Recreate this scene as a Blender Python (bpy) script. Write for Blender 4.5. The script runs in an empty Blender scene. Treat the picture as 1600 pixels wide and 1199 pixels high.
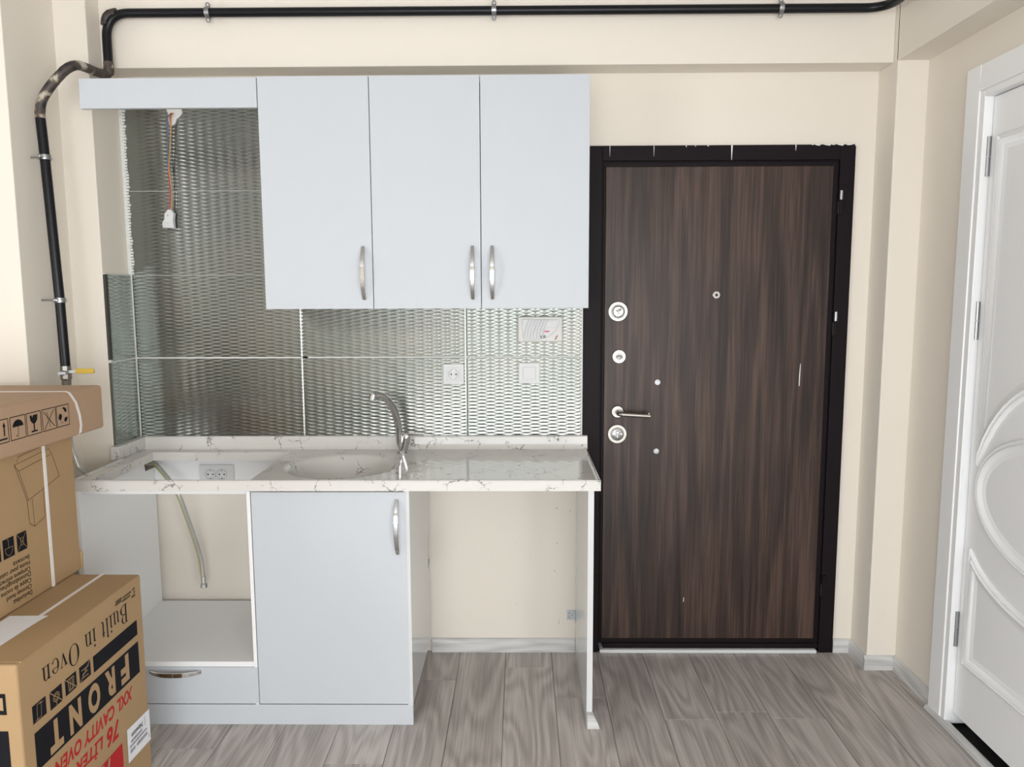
import bpy, bmesh, math, random
from mathutils import Matrix, Vector
random.seed(7)
scene = bpy.context.scene
col = scene.collection

# ------------------------------------------------------------------ camera
cam_d = bpy.data.cameras.new('camera'); cam = bpy.data.objects.new('camera', cam_d); col.objects.link(cam)
cam_d.sensor_width = 36.0; cam_d.lens = 26.847; cam_d.clip_start = .02
CM = ((0.999926, 0.0024545, 0.0118733), (0.0115057, 0.116736, -0.993096), (-0.0038236, 0.99316, 0.1166992))
m4 = Matrix(CM).to_4x4(); m4.translation = Vector((0, -2.97, 1.4485)); cam.matrix_world = m4
scene.camera = cam

# ------------------------------------------------------------------ world, daylight, exposure
world = bpy.data.worlds.new('world'); scene.world = world; world.use_nodes = True
bg = world.node_tree.nodes['Background']; bg.inputs[0].default_value = (.80, .90, 1.0, 1); bg.inputs[1].default_value = 1.2

def area_light(name, loc, rot, sx, sy, power, colour):
    d = bpy.data.lights.new(name, 'AREA'); d.shape = 'RECTANGLE'; d.size = sx; d.size_y = sy; d.energy = power; d.color = colour
    o = bpy.data.objects.new(name, d); col.objects.link(o); o.location = loc; o.rotation_euler = rot
    return o
# daylight entering by the balcony window behind the viewer (window opening in wall_rear)
area_light('window_daylight', (-.05, -6.13, 1.00), (math.radians(90), 0, 0), 2.9, 1.92, 142, (.97, .985, 1.0))
# fill light added at the left wall, behind the viewer, to brighten the right wall
area_light('left_fill_light', (-4.33, -4.4, 1.20), (math.radians(90), 0, math.radians(-90)), 1.95, 1.5, 84, (.97, .985, 1.0))
# daylight entering by the window in the right wall, behind the viewer
area_light('right_window_daylight', (1.62, -4.5, .95), (math.radians(90), 0, math.radians(90)), 2.0, 1.65, 86, (.97, .985, 1.0))

vs = scene.view_settings
vs.view_transform = 'Standard'; vs.look = 'None'; vs.gamma = 1.0; vs.use_curve_mapping = False; vs.exposure = 0.06

# ------------------------------------------------------------------ materials
MATS = {}
def mat(name, colour, rough=.5, metal=0., coat=0., spec=.5, noise=None, bump=None):
    m = bpy.data.materials.new(name); m.use_nodes = True; nt = m.node_tree; b = nt.nodes['Principled BSDF']
    b.inputs['Base Color'].default_value = (*colour, 1); b.inputs['Roughness'].default_value = rough
    b.inputs['Metallic'].default_value = metal; b.inputs['Coat Weight'].default_value = coat
    b.inputs['Coat Roughness'].default_value = .06; b.inputs['Specular IOR Level'].default_value = spec
    N, L = nt.nodes, nt.links
    tc = N.new('ShaderNodeTexCoord')
    if noise:
        sc, amt = noise
        mp = N.new('ShaderNodeMapping'); mp.inputs['Scale'].default_value = sc if hasattr(sc, '__len__') else (sc,)*3
        L.new(tc.outputs['Object'], mp.inputs[0])
        nz = N.new('ShaderNodeTexNoise'); nz.inputs['Scale'].default_value = 1; nz.inputs['Detail'].default_value = 5
        L.new(mp.outputs[0], nz.inputs['Vector'])
        mx = N.new('ShaderNodeMix'); mx.data_type = 'RGBA'
        mx.inputs[6].default_value = (*[c*(1-amt) for c in colour], 1); mx.inputs[7].default_value = (*[min(1, c*(1+amt)) for c in colour], 1)
        L.new(nz.outputs['Fac'], mx.inputs[0]); L.new(mx.outputs[2], b.inputs['Base Color'])
    if bump:
        sc, st, di = bump
        nz = N.new('ShaderNodeTexNoise'); nz.inputs['Scale'].default_value = sc; nz.inputs['Detail'].default_value = 4
        L.new(tc.outputs['Object'], nz.inputs['Vector'])
        bp = N.new('ShaderNodeBump'); bp.inputs['Strength'].default_value = st; bp.inputs['Distance'].default_value = di
        L.new(nz.outputs['Fac'], bp.inputs['Height']); L.new(bp.outputs[0], b.inputs['Normal'])
    MATS[name] = m
    return m

def new_nodes(name):
    m = bpy.data.materials.new(name); m.use_nodes = True; MATS[name] = m
    return m, m.node_tree.nodes, m.node_tree.links, m.node_tree.nodes['Principled BSDF']

def ramp(N, stops):
    r = N.new('ShaderNodeValToRGB'); e = r.color_ramp.elements
    while len(e) < len(stops): e.new(.5)
    for k, (p, c) in enumerate(stops): e[k].position = p; e[k].color = (*c, 1)
    return r

PAINT = mat('cream_wall_paint', (.80, .745, .66), .75, noise=(1.6, .025), bump=(55, .12, .004))
CEIL = mat('white_ceiling_paint', (.68, .67, .655), .8)
WHITE = mat('white_cabinet_lacquer', (.540, .572, .607), .45, spec=.3, noise=(2.5, .012))
GLOSS = mat('white_gloss_board', (.64, .655, .66), .09, spec=.6)
WHITE_IN = mat('white_melamine', (.84, .85, .855), .35, noise=(2.5, .012))
DOORWHITE = mat('white_door_lacquer', (.87, .88, .885), .35, bump=(220, .05, .002))
PLASTIC = mat('white_plastic', (.66, .67, .675), .35, spec=.3)
PLASTIC2 = mat('ivory_plastic', (.66, .655, .62), .35, spec=.3)
DARKHOLE = mat('dark_hole', (.02, .02, .02), .6)
CHROME = mat('polished_chrome', (.62, .62, .62), .07, 1.)
NICKEL = mat('satin_nickel', (.34, .325, .295), .36, 1.)
STEEL = mat('galvanised_steel', (.36, .37, .38), .36, 1., noise=(60, .15))
PIPEBLACK = mat('black_enamel', (.007, .0075, .010), .30, spec=.25)
BLACKMETAL = mat('dark_frame_paint', (.010, .0065, .0085), .48, spec=.12, bump=(700, .25, .0008))
GROUT = mat('white_grout', (.68, .69, .66), .8, noise=(90, .1))
PLASTER = mat('white_plaster', (.82, .82, .80), .85, noise=(40, .08))
CARD = mat('cardboard', (.39, .255, .128), .75, noise=((3, 3, 9), .07), bump=(160, .06, .002))
CARD2 = mat('pinkish_cardboard', (.43, .285, .18), .72, noise=(4, .10), bump=(160, .05, .002))
INK = mat('black_ink', (.010, .010, .013), .7, spec=.12)
INKB = mat('brown_line_ink', (.09, .045, .02), .6)
RED = mat('red_ink', (.46, .025, .028), .7, spec=.15)
STRAP = mat('white_strapping', (.80, .77, .76), .4)
PAPER = mat('white_paper', (.80, .80, .82), .7, noise=(12, .05))
GREYINK = mat('grey_ink', (.25, .26, .30), .6)
YELLOW = mat('yellow_grip', (.62, .42, .04), .45)
VOID = mat('dark_void', (.012, .012, .012), .9)
HOSEMAT = mat('clear_grey_hose', (.50, .50, .46), .22, .35, noise=(300, .12))
HOSEYEL = mat('yellow_green_stripe', (.38, .40, .08), .4)
WIRE_B = mat('blue_wire', (.11, .15, .32), .4); WIRE_R = mat('red_wire', (.55, .05, .05), .4); WIRE_Y = mat('yellow_wire', (.55, .30, .06), .4)
CHIP = mat('raw_chipboard', (.16, .075, .04), .9, noise=(120, .4))
ALU = mat('window_frame_white', (.8, .8, .8), .4)
LEDRED = mat('red_indicator', (.55, .02, .10), .3)

def tile_material():
    m, N, L, b = new_nodes('silver_relief_glaze')
    tc = N.new('ShaderNodeTexCoord'); nz = N.new('ShaderNodeTexNoise'); nz.inputs['Scale'].default_value = 3.5; nz.inputs['Detail'].default_value = 3
    L.new(tc.outputs['Object'], nz.inputs['Vector'])
    r = ramp(N, [(.3, (.245, .272, .25)), (.7, (.285, .29, .268))]); L.new(nz.outputs['Fac'], r.inputs[0]); L.new(r.outputs[0], b.inputs['Base Color'])
    b.inputs['Metallic'].default_value = .90; b.inputs['Roughness'].default_value = .20
    return m
TILE = tile_material()

def marble_material():
    m, N, L, b = new_nodes('white_veined_composite')
    tc = N.new('ShaderNodeTexCoord')
    nz = N.new('ShaderNodeTexNoise'); nz.inputs['Scale'].default_value = 9; nz.inputs['Detail'].default_value = 6; nz.inputs['Roughness'].default_value = .65
    L.new(tc.outputs['Object'], nz.inputs['Vector'])
    sub = N.new('ShaderNodeVectorMath'); sub.operation = 'SUBTRACT'; sub.inputs[1].default_value = (.5, .5, .5); L.new(nz.outputs['Color'], sub.inputs[0])
    sc = N.new('ShaderNodeVectorMath'); sc.operation = 'SCALE'; sc.inputs['Scale'].default_value = .16; L.new(sub.outputs[0], sc.inputs[0])
    ad = N.new('ShaderNodeVectorMath'); ad.operation = 'ADD'; L.new(tc.outputs['Object'], ad.inputs[0]); L.new(sc.outputs[0], ad.inputs[1])
    vo = N.new('ShaderNodeTexVoronoi'); vo.feature = 'DISTANCE_TO_EDGE'; vo.inputs['Scale'].default_value = 11; L.new(ad.outputs[0], vo.inputs['Vector'])
    lt = N.new('ShaderNodeMapRange'); lt.inputs['From Min'].default_value = .004; lt.inputs['From Max'].default_value = .017
    lt.inputs['To Min'].default_value = 1; lt.inputs['To Max'].default_value = 0; L.new(vo.outputs['Distance'], lt.inputs['Value'])
    n2 = N.new('ShaderNodeTexNoise'); n2.inputs['Scale'].default_value = 14; n2.inputs['Detail'].default_value = 3; L.new(tc.outputs['Object'], n2.inputs['Vector'])
    mk = N.new('ShaderNodeMapRange'); mk.inputs['From Min'].default_value = .49; mk.inputs['From Max'].default_value = .55; L.new(n2.outputs['Fac'], mk.inputs['Value'])
    mu = N.new('ShaderNodeMath'); mu.operation = 'MULTIPLY'; L.new(lt.outputs[0], mu.inputs[0]); L.new(mk.outputs[0], mu.inputs[1])
    mx = N.new('ShaderNodeMix'); mx.data_type = 'RGBA'; mx.inputs[6].default_value = (.68, .665, .635, 1); mx.inputs[7].default_value = (.045, .035, .045, 1)
    L.new(mu.outputs[0], mx.inputs[0]); L.new(mx.outputs[2], b.inputs['Base Color'])
    b.inputs['Roughness'].default_value = .09; b.inputs['Specular IOR Level'].default_value = .32
    return m
MARBLE = marble_material()

def wood_material(name, c0, c1, c2, along, scale, rough, bumpst, rnd=True, ringk=7.0, stretch=1.0):
    """wood: stretched noise rings (cathedral figure) + fine grain; 'along' is the axis of the grain"""
    m, N, L, b = new_nodes(name)
    tc = N.new('ShaderNodeTexCoord')
    src = tc.outputs['Object']
    if rnd:
        oi = N.new('ShaderNodeObjectInfo'); mulr = N.new('ShaderNodeVectorMath'); mulr.operation = 'SCALE'; mulr.inputs[0].default_value = (37, 61, 23)
        L.new(oi.outputs['Random'], mulr.inputs['Scale'])
        ad = N.new('ShaderNodeVectorMath'); L.new(src, ad.inputs[0]); L.new(mulr.outputs[0], ad.inputs[1]); src = ad.outputs[0]
    def mp(s_across, s_along):
        q = N.new('ShaderNodeMapping'); s = [s_across]*3; s[along] = s_along; q.inputs['Scale'].default_value = s; L.new(src, q.inputs[0]); return q
    a = mp(5.5*scale, .85*scale*stretch)
    n1 = N.new('ShaderNodeTexNoise'); n1.inputs['Scale'].default_value = 1; n1.inputs['Detail'].default_value = 1.5; n1.inputs['Distortion'].default_value = .35; L.new(a.outputs[0], n1.inputs['Vector'])
    k = N.new('ShaderNodeMath'); k.operation = 'MULTIPLY'; k.inputs[1].default_value = ringk*6.28; L.new(n1.outputs['Fac'], k.inputs[0])
    s = N.new('ShaderNodeMath'); s.operation = 'SINE'; L.new(k.outputs[0], s.inputs[0])
    f = mp(95*scale, 2.6*scale)
    n2 = N.new('ShaderNodeTexNoise'); n2.inputs['Scale'].default_value = 1; n2.inputs['Detail'].default_value = 4; L.new(f.outputs[0], n2.inputs['Vector'])
    g = mp(2.2*scale, .7*scale)
    n3 = N.new('ShaderNodeTexNoise'); n3.inputs['Scale'].default_value = 1; n3.inputs['Detail'].default_value = 2; L.new(g.outputs[0], n3.inputs['Vector'])
    m1 = N.new('ShaderNodeMath'); m1.operation = 'MULTIPLY_ADD'; m1.inputs[1].default_value = .17; L.new(s.outputs[0], m1.inputs[0]); L.new(n2.outputs['Fac'], m1.inputs[2])
    m2 = N.new('ShaderNodeMath'); m2.operation = 'MULTIPLY_ADD'; m2.inputs[1].default_value = .8; L.new(n3.outputs['Fac'], m2.inputs[0]); L.new(m1.outputs[0], m2.inputs[2])
    r = ramp(N, [(.45, c0), (.9, c1), (1.3, c2)])
    mr = N.new('ShaderNodeMapRange'); mr.inputs['From Min'].default_value = .35; mr.inputs['From Max'].default_value = 1.4; L.new(m2.outputs[0], mr.inputs['Value'])
    r = ramp(N, [(.15, c0), (.5, c1), (.88, c2)]); L.new(mr.outputs[0], r.inputs[0]); L.new(r.outputs[0], b.inputs['Base Color'])
    b.inputs['Roughness'].default_value = rough; b.inputs['Specular IOR Level'].default_value = .35
    if bumpst:
        bp = N.new('ShaderNodeBump'); bp.inputs['Strength'].default_value = bumpst; bp.inputs['Distance'].default_value = .001
        L.new(m1.outputs[0], bp.inputs['Height']); L.new(bp.outputs[0], b.inputs['Normal'])
    return m
FLOORWOOD = wood_material('grey_oak_laminate', (.30, .27, .252), (.43, .392, .368), (.58, .54, .51), 1, 1.35, .40, .2, True, 9.0)
WALNUT = wood_material('dark_walnut_laminate', (.012, .0068, .0054), (.040, .0225, .0168), (.092, .055, .042), 2, 1.6, .42, .12, rnd=False, ringk=5, stretch=.35)
SKIRT = wood_material('pale_grey_wood_skirting', (.44, .44, .43), (.59, .59, .58), (.74, .735, .725), 0, 1.6, .4, .1)
SKIRTY = wood_material('pale_grey_wood_skirting_long', (.44, .44, .43), (.59, .59, .58), (.74, .735, .725), 1, 1.6, .4, .1)

def pipe_bare_material():
    m, N, L, b = new_nodes('scorched_pipe_bend')
    tc = N.new('ShaderNodeTexCoord'); nz = N.new('ShaderNodeTexNoise'); nz.inputs['Scale'].default_value = 26; nz.inputs['Detail'].default_value = 4
    L.new(tc.outputs['Object'], nz.inputs['Vector'])
    r = ramp(N, [(.36, (.012, .012, .014)), (.46, (.05, .037, .033)), (.58, (.075, .056, .048)), (.63, (.30, .24, .16)), (.70, (.50, .49, .46))])
    L.new(nz.outputs['Fac'], r.inputs[0]); L.new(r.outputs[0], b.inputs['Base Color']); b.inputs['Roughness'].default_value = .5
    return m
SCORCH = pipe_bare_material()

# ------------------------------------------------------------------ mesh helpers
def wpos(o):
    p = Vector((0, 0, 0))
    while o is not None: p = p + o.location; o = o.parent
    return p

class MB:
    def __init__(s): s.v = []; s.f = []
    def add(s, vs_, fs):
        n = len(s.v); s.v += [tuple(q) for q in vs_]; s.f += [tuple(i+n for i in q) for q in fs]; return s
    def box(s, x0, x1, y0, y1, z0, z1):
        return s.add([(x0, y0, z0), (x1, y0, z0), (x1, y1, z0), (x0, y1, z0), (x0, y0, z1), (x1, y0, z1), (x1, y1, z1), (x0, y1, z1)],
                     [(0, 3, 2, 1), (4, 5, 6, 7), (0, 1, 5, 4), (1, 2, 6, 5), (2, 3, 7, 6), (3, 0, 4, 7)])
    def prism(s, poly, axis, a0, a1):
        """poly: 2D points in the two other axes in (x,y,z) order; extruded along axis"""
        def P(q, a):
            c = list(q); c.insert(axis, a); return tuple(c)
        n = len(poly)
        return s.add([P(q, a0) for q in poly] + [P(q, a1) for q in poly],
                     [tuple(range(n-1, -1, -1)), tuple(range(n, 2*n))] + [(i, (i+1) % n, n+(i+1) % n, n+i) for i in range(n)])
    def tube(s, path, r, n=14, caps=True, flat=None):
        """sweep of a circle (r may be a list); flat=(w,h,ref) sweeps an ellipse"""
        P = [Vector(q) for q in path]; base = len(s.v); T = []
        for i in range(len(P)):
            t = (P[min(i+1, len(P)-1)] - P[max(i-1, 0)]).normalized(); T.append(t)
        ref = Vector((0, 0, 1)) if abs(T[0].z) < .9 else Vector((0, 1, 0))
        nrm = (ref - T[0]*ref.dot(T[0])).normalized()
        vs_ = []
        for i in range(len(P)):
            nrm = (nrm - T[i]*nrm.dot(T[i])).normalized(); bn = T[i].cross(nrm)
            rr = r[i] if hasattr(r, '__len__') else r
            for k in range(n):
                a = 2*math.pi*k/n
                vs_.append(P[i] + nrm*math.cos(a)*rr + bn*math.sin(a)*rr)
        fs = []
        for i in range(len(P)-1):
            for k in range(n):
                fs.append((i*n+k, i*n+(k+1) % n, (i+1)*n+(k+1) % n, (i+1)*n+k))
        if caps:
            fs.append(tuple(range(n-1, -1, -1))); m_ = (len(P)-1)*n; fs.append(tuple(range(m_, m_+n)))
        return s.add(vs_, fs)
    def lathe(s, prof, origin, axis, n=28):
        """prof: list of (radius, height along axis)"""
        o = Vector(origin); ax = Vector(axis).normalized()
        ref = Vector((0, 0, 1)) if abs(ax.z) < .9 else Vector((1, 0, 0))
        u = (ref - ax*ref.dot(ax)).normalized(); w = ax.cross(u)
        vs_ = []; fs = []
        for (r, h) in prof:
            for k in range(n):
                a = 2*math.pi*k/n; vs_.append(o + ax*h + (u*math.cos(a) + w*math.sin(a))*max(r, 1e-5))
        for i in range(len(prof)-1):
            for k in range(n):
                fs.append((i*n+k, i*n+(k+1) % n, (i+1)*n+(k+1) % n, (i+1)*n+k))
        fs.append(tuple(range(n-1, -1, -1))); q = (len(prof)-1)*n; fs.append(tuple(range(q, q+n)))
        return s.add(vs_, fs)
    def sweep_rect(s, path, side, wid, hei):
        """rectangular bar along path: 'side' is the width direction; wid/hei lists or numbers"""
        P = [Vector(q) for q in path]; sd = Vector(side).normalized(); vs_ = []; fs = []
        for i in range(len(P)):
            t = (P[min(i+1, len(P)-1)] - P[max(i-1, 0)]).normalized(); up = t.cross(sd).normalized()
            w = (wid[i] if hasattr(wid, '__len__') else wid)/2; h = (hei[i] if hasattr(hei, '__len__') else hei)/2
            vs_ += [P[i]+sd*w+up*h, P[i]-sd*w+up*h, P[i]-sd*w-up*h, P[i]+sd*w-up*h]
        for i in range(len(P)-1):
            for k in range(4): fs.append((i*4+k, i*4+(k+1) % 4, (i+1)*4+(k+1) % 4, (i+1)*4+k))
        q = (len(P)-1)*4; fs += [(3, 2, 1, 0), (q, q+1, q+2, q+3)]
        return s.add(vs_, fs)
    def build(s, name, m, parent=None, smooth=False, bevel=0, seg=2, label=None, auto=None):
        off = wpos(parent) if parent is not None else Vector((0, 0, 0))
        me = bpy.data.meshes.new(name); me.from_pydata([tuple(Vector(q)-off) for q in s.v], [], s.f)
        bm = bmesh.new(); bm.from_mesh(me); bmesh.ops.recalc_face_normals(bm, faces=bm.faces); bm.to_mesh(me); bm.free()
        me.materials.append(m)
        if smooth:
            for p_ in me.polygons: p_.use_smooth = True
        if auto is not None:
            for p_ in me.polygons: p_.use_smooth = True
            me.set_sharp_from_angle(angle=math.radians(auto))
        o = bpy.data.objects.new(name, me); col.objects.link(o)
        if parent is not None: o.parent = parent
        if bevel:
            b = o.modifiers.new('bevel', 'BEVEL'); b.width = bevel; b.segments = seg; b.limit_method = 'ANGLE'; b.angle_limit = math.radians(40)
        if label: o['label'] = label
        return o

def B(*a): return MB().box(*a)
def empty(name, loc, label, cat=None, group=None, kind=None):
    o = bpy.data.objects.new(name, None); col.objects.link(o); o.location = loc; o.empty_display_size = .05
    tag(o, label, cat, group, kind); return o
def tag(o, label=None, cat=None, group=None, kind=None):
    if label: o['label'] = label
    if cat: o['category'] = cat
    if group: o['group'] = group
    if kind: o['kind'] = kind
    return o
def arc_path(pts, rad, n=7):
    """polyline with rounded corners"""
    P = [Vector(q) for q in pts]; out = [P[0]]
    for i in range(1, len(P)-1):
        a = (P[i-1]-P[i]); b = (P[i+1]-P[i]); r = rad[i] if hasattr(rad, '__len__') else rad
        la, lb = a.length, b.length; a.normalize(); b.normalize(); ang = a.angle(b); d = min(r/math.tan(ang/2), la*.49, lb*.49)
        p0, p1 = P[i]+a*d, P[i]+b*d
        for k in range(n+1):
            t = k/n; out.append(p0*(1-t)**2 + P[i]*2*t*(1-t) + p1*t*t)
    out.append(P[-1]); return out
def smooth_path(pts, n=8):
    P = [Vector(q) for q in pts]; out = []
    for i in range(len(P)-1):
        p0, p1, p2, p3 = P[max(i-1, 0)], P[i], P[i+1], P[min(i+2, len(P)-1)]
        for k in range(n):
            t = k/n
            out.append(.5*((2*p1) + (p2-p0)*t + (2*p0-5*p1+4*p2-p3)*t*t + (3*p1-p0-3*p2+p3)*t**3))
    out.append(P[-1]); return out

# ------------------------------------------------------------------ key dimensions (metres; back wall at y = 0, floor at z = 0)
XS, YC, YC2, XC2 = -1.5136, -.1973, -.4764, -1.6276
YB, ZB, ZC = -.1124, 2.264, 2.72
XRC, YRC, XR = 1.3338, -.1444, 1.443
XL, YREAR = -4.2, -6.0

# ------------------------------------------------------------------ the room shell
def structure(o, label): return tag(o, label, None, None, 'structure')
wall_back = MB().box(XS-.01, .30, 0, .2, 0, ZC).box(1.212, XR+.2, 0, .2, 0, ZC).box(.30, 1.212, 0, .2, 1.95, ZC).build('wall_back', PAINT)
structure(wall_back, 'cream painted back wall behind the cabinets and the entrance door')
lobby = B(.25, 1.26, .21, .26, -.05, 2.1).build('wall_landing', VOID); structure(lobby, 'dark landing behind the entrance door')
pier = B(XC2-.01, XS, YC, .2, 0, ZC).build('wall_left_pier', PAINT, bevel=.003); structure(pier, 'cream pier beside the tiled hood recess')
wl = B(XL-.2, XC2, YC2, .2, 0, ZC).build('wall_left_return', PAINT, bevel=.003); structure(wl, 'cream wall return at the left edge behind the cartons')
wl2 = MB().box(XL-.2, XL, YREAR, -5.4, 0, ZC).box(XL-.2, XL, -3.4, YC2, 0, ZC).box(XL-.2, XL, -5.4, -3.4, 0, .42).box(XL-.2, XL, -5.4, -3.4, 1.98, ZC).build('wall_left', PAINT)
structure(wl2, 'cream left wall of the room')
bb = B(XS, XRC, YB, 0, ZB, ZC).build('trim_1', PAINT, bevel=.003); structure(bb, 'cream ceiling beam along the back wall carrying the gas pipe')
pr_ = B(XRC, XR+.1, YRC, .1, 0, ZC).build('wall_right_pier', PAINT, bevel=.003); structure(pr_, 'cream corner pier right of the entrance door')
rb = B(XRC, XR+.1, YREAR, YRC+.01, 2.2625, ZC).build('trim_2', PAINT, bevel=.003); structure(rb, 'cream ceiling beam over the white door')
wr = MB().box(XR, XR+.14, -.500, YRC, 0, ZC).box(XR, XR+.14, -3.45, -1.360, 0, ZC).box(XR, XR+.14, YREAR, -5.55, 0, ZC).box(XR, XR+.14, -5.55, -3.45, 0, .11).box(XR, XR+.14, -5.55, -3.45, 1.79, ZC).box(XR, XR+.14, -1.360, -.500, 2.067, ZC).build('wall_right', PAINT)
structure(wr, 'cream right wall with the white door')
vo_ = B(XR+.12, XR+.2, -1.6, -.3, -.05, 2.2).build('wall_corridor', VOID); structure(vo_, 'dark space behind the white door')
ce = B(XL-.2, XR+.2, YREAR-.2, .2, ZC, ZC+.1).build('ceiling', CEIL); structure(ce, 'white ceiling')
wre = MB().box(XL-.2, -4.0, YREAR-.2, YREAR, 0, ZC).box(-2.5, -1.5, YREAR-.2, YREAR, 0, ZC).box(-4.0, -2.5, YREAR-.2, YREAR, 2.3, ZC).box(1.4, XR+.2, YREAR-.2, YREAR, 0, ZC).box(-1.5, 1.4, YREAR-.2, YREAR, 1.97, ZC).box(-1.5, 1.4, YREAR-.2, YREAR, 0, .03).build('wall_rear', PAINT)
structure(wre, 'cream rear wall with the balcony window')
wf = MB()
for (a, b_) in ((-1.5, -1.44), (-.57, -.49), (.39, .47), (1.34, 1.4)): wf.box(a, b_, YREAR-.07, YREAR-.01, .03, 1.97)
for (a, b_) in ((.03, .09), (1.91, 1.97), (.9, .95)): wf.box(-1.5, 1.4, YREAR-.065, YREAR-.015, a, b_)
wfo = wf.build('window_1', ALU); structure(wfo, 'white framed balcony window in the rear wall')
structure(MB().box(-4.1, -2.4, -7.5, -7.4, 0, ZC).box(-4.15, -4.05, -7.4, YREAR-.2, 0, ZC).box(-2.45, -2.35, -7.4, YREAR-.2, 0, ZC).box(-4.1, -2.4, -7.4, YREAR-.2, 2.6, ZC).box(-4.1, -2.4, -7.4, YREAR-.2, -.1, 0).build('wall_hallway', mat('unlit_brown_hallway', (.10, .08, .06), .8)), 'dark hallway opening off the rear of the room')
wf2 = MB()  # frame for the unseen opening added with the left fill light
for (a, b_) in ((-5.4, -5.34), (-4.44, -4.36), (-3.46, -3.4)): wf2.box(XL-.07, XL-.01, a, b_, .42, 1.98)
for (a, b_) in ((.42, .48), (1.92, 1.98)): wf2.box(XL-.065, XL-.015, -5.4, -3.4, a, b_)
wf3 = MB()
for (a, b_) in ((-5.55, -5.49), (-4.54, -4.46), (-3.51, -3.45)): wf3.box(XR+.02, XR+.08, a, b_, .11, 1.79)
for (a, b_) in ((.11, .17), (1.73, 1.79)): wf3.box(XR+.025, XR+.075, -5.55, -3.45, a, b_)
structure(wf3.build('window_3', ALU), 'white framed window in the right wall behind the viewer')
structure(wf2.build('added_window', ALU), 'white window frame added in the left wall around the fill light')

# floor: a dark underlay with every laminate plank as a piece of its own
floor = B(XL-.2, XR+.2, YREAR-.2, .2, -.12, -.012).build('floor', VOID); structure(floor, 'grey oak laminate plank floor')
PW, PL0, PLEN = .1839, -.0642, 1.2
pm_cache = {}
def plank_mesh(w, l):
    key = (round(w, 3), round(l, 3))
    if key not in pm_cache:
        g, e, t = .0006, .0012, .012
        x0, x1, y0, y1 = g, w-g, g, l-g
        v = [(x0, y0, 0), (x1, y0, 0), (x1, y1, 0), (x0, y1, 0), (x0, y0, t-e), (x1, y0, t-e), (x1, y1, t-e), (x0, y1, t-e),
             (x0+e, y0+e, t), (x1-e, y0+e, t), (x1-e, y1-e, t), (x0+e, y1-e, t)]
        f = [(0, 3, 2, 1), (8, 9, 10, 11)] + [(i, (i+1) % 4, 4+(i+1) % 4, 4+i) for i in range(4)] + [(4+i, 4+(i+1) % 4, 8+(i+1) % 4, 8+i) for i in range(4)]
        me = bpy.data.meshes.new('plank'); me.from_pydata(v, [], f); me.materials.append(FLOORWOOD); pm_cache[key] = me
    return pm_cache[key]
known = {5: -.139, 6: -.362, -1: -.68, 10: -.496}
i = -18
while PL0 + PW*(i-5) < XR:
    xa = max(PL0 + PW*(i-5), XL); xb = min(PL0 + PW*(i-4), XR-.005)
    if xb - xa > .01:
        j = known.get(i, -random.choice([.2, .45, .75, .9, 1.05]) - .07*random.random())
        ends = [0.0]; y = j
        while y > YREAR: ends.append(y); y -= PLEN
        ends.append(YREAR)
        for k in range(len(ends)-1):
            l = round(ends[k]-ends[k+1], 3)
            if l < .02: continue
            o = bpy.data.objects.new('plank', plank_mesh(round(xb-xa, 4), l)); col.objects.link(o)
            o.location = (xa, ends[k]-l, -.012); o.parent = floor
    i += 1

# skirting boards
def skirting(name, polys, m, label):
    """polys: list of boxes (x0,x1,y0,y1, thin axis dir) -> profile with sloped top"""
    b = MB()
    for (ax, a0, a1, base, dirn) in polys:
        T, H = .014, .056
        prof = [(0, 0), (T, 0), (T, H-.016), (T*.72, H-.006), (T*.3, H), (0, H)]
        if ax == 'x': b.prism([(base+dirn*p[0], p[1]) for p in prof], 0, a0, a1)
        else: b.prism([(base+dirn*p[0], p[1]) for p in prof], 1, a0, a1)
    o = b.build(name, m); structure(o, label); return o
skirting('baseboard_back', [('x', -.3655, .2165, 0, -1)], SKIRT, 'pale grey wood skirting under the counter')
skirting('baseboard_entrance', [('x', 1.2585, XRC, 0, -1)], SKIRT, 'short pale grey skirting between entrance door and pier')
skirting('baseboard_pier_side', [('y', YRC, -.014, XRC, -1)], SKIRTY, 'pale grey skirting on the side of the corner pier')
skirting('baseboard_pier', [('x', XRC-.014, XR-.014, YRC, -1)], SKIRT, 'pale grey skirting on the front of the corner pier')
skirting('baseboard_right', [('y', -.425, YRC-.0, XR, -1)], SKIRTY, 'pale grey skirting on the right wall up to the white door casing')
thr = MB().prism([(XR-.034, 0), (XR-.002, 0), (XR-.002, .010), (XR-.008, .014), (XR-.030, .012)], 1, -1.46, -.425).build('trim_3', SKIRTY, bevel=.001)
structure(thr, 'pale grey wood threshold strip at the foot of the white door')

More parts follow.
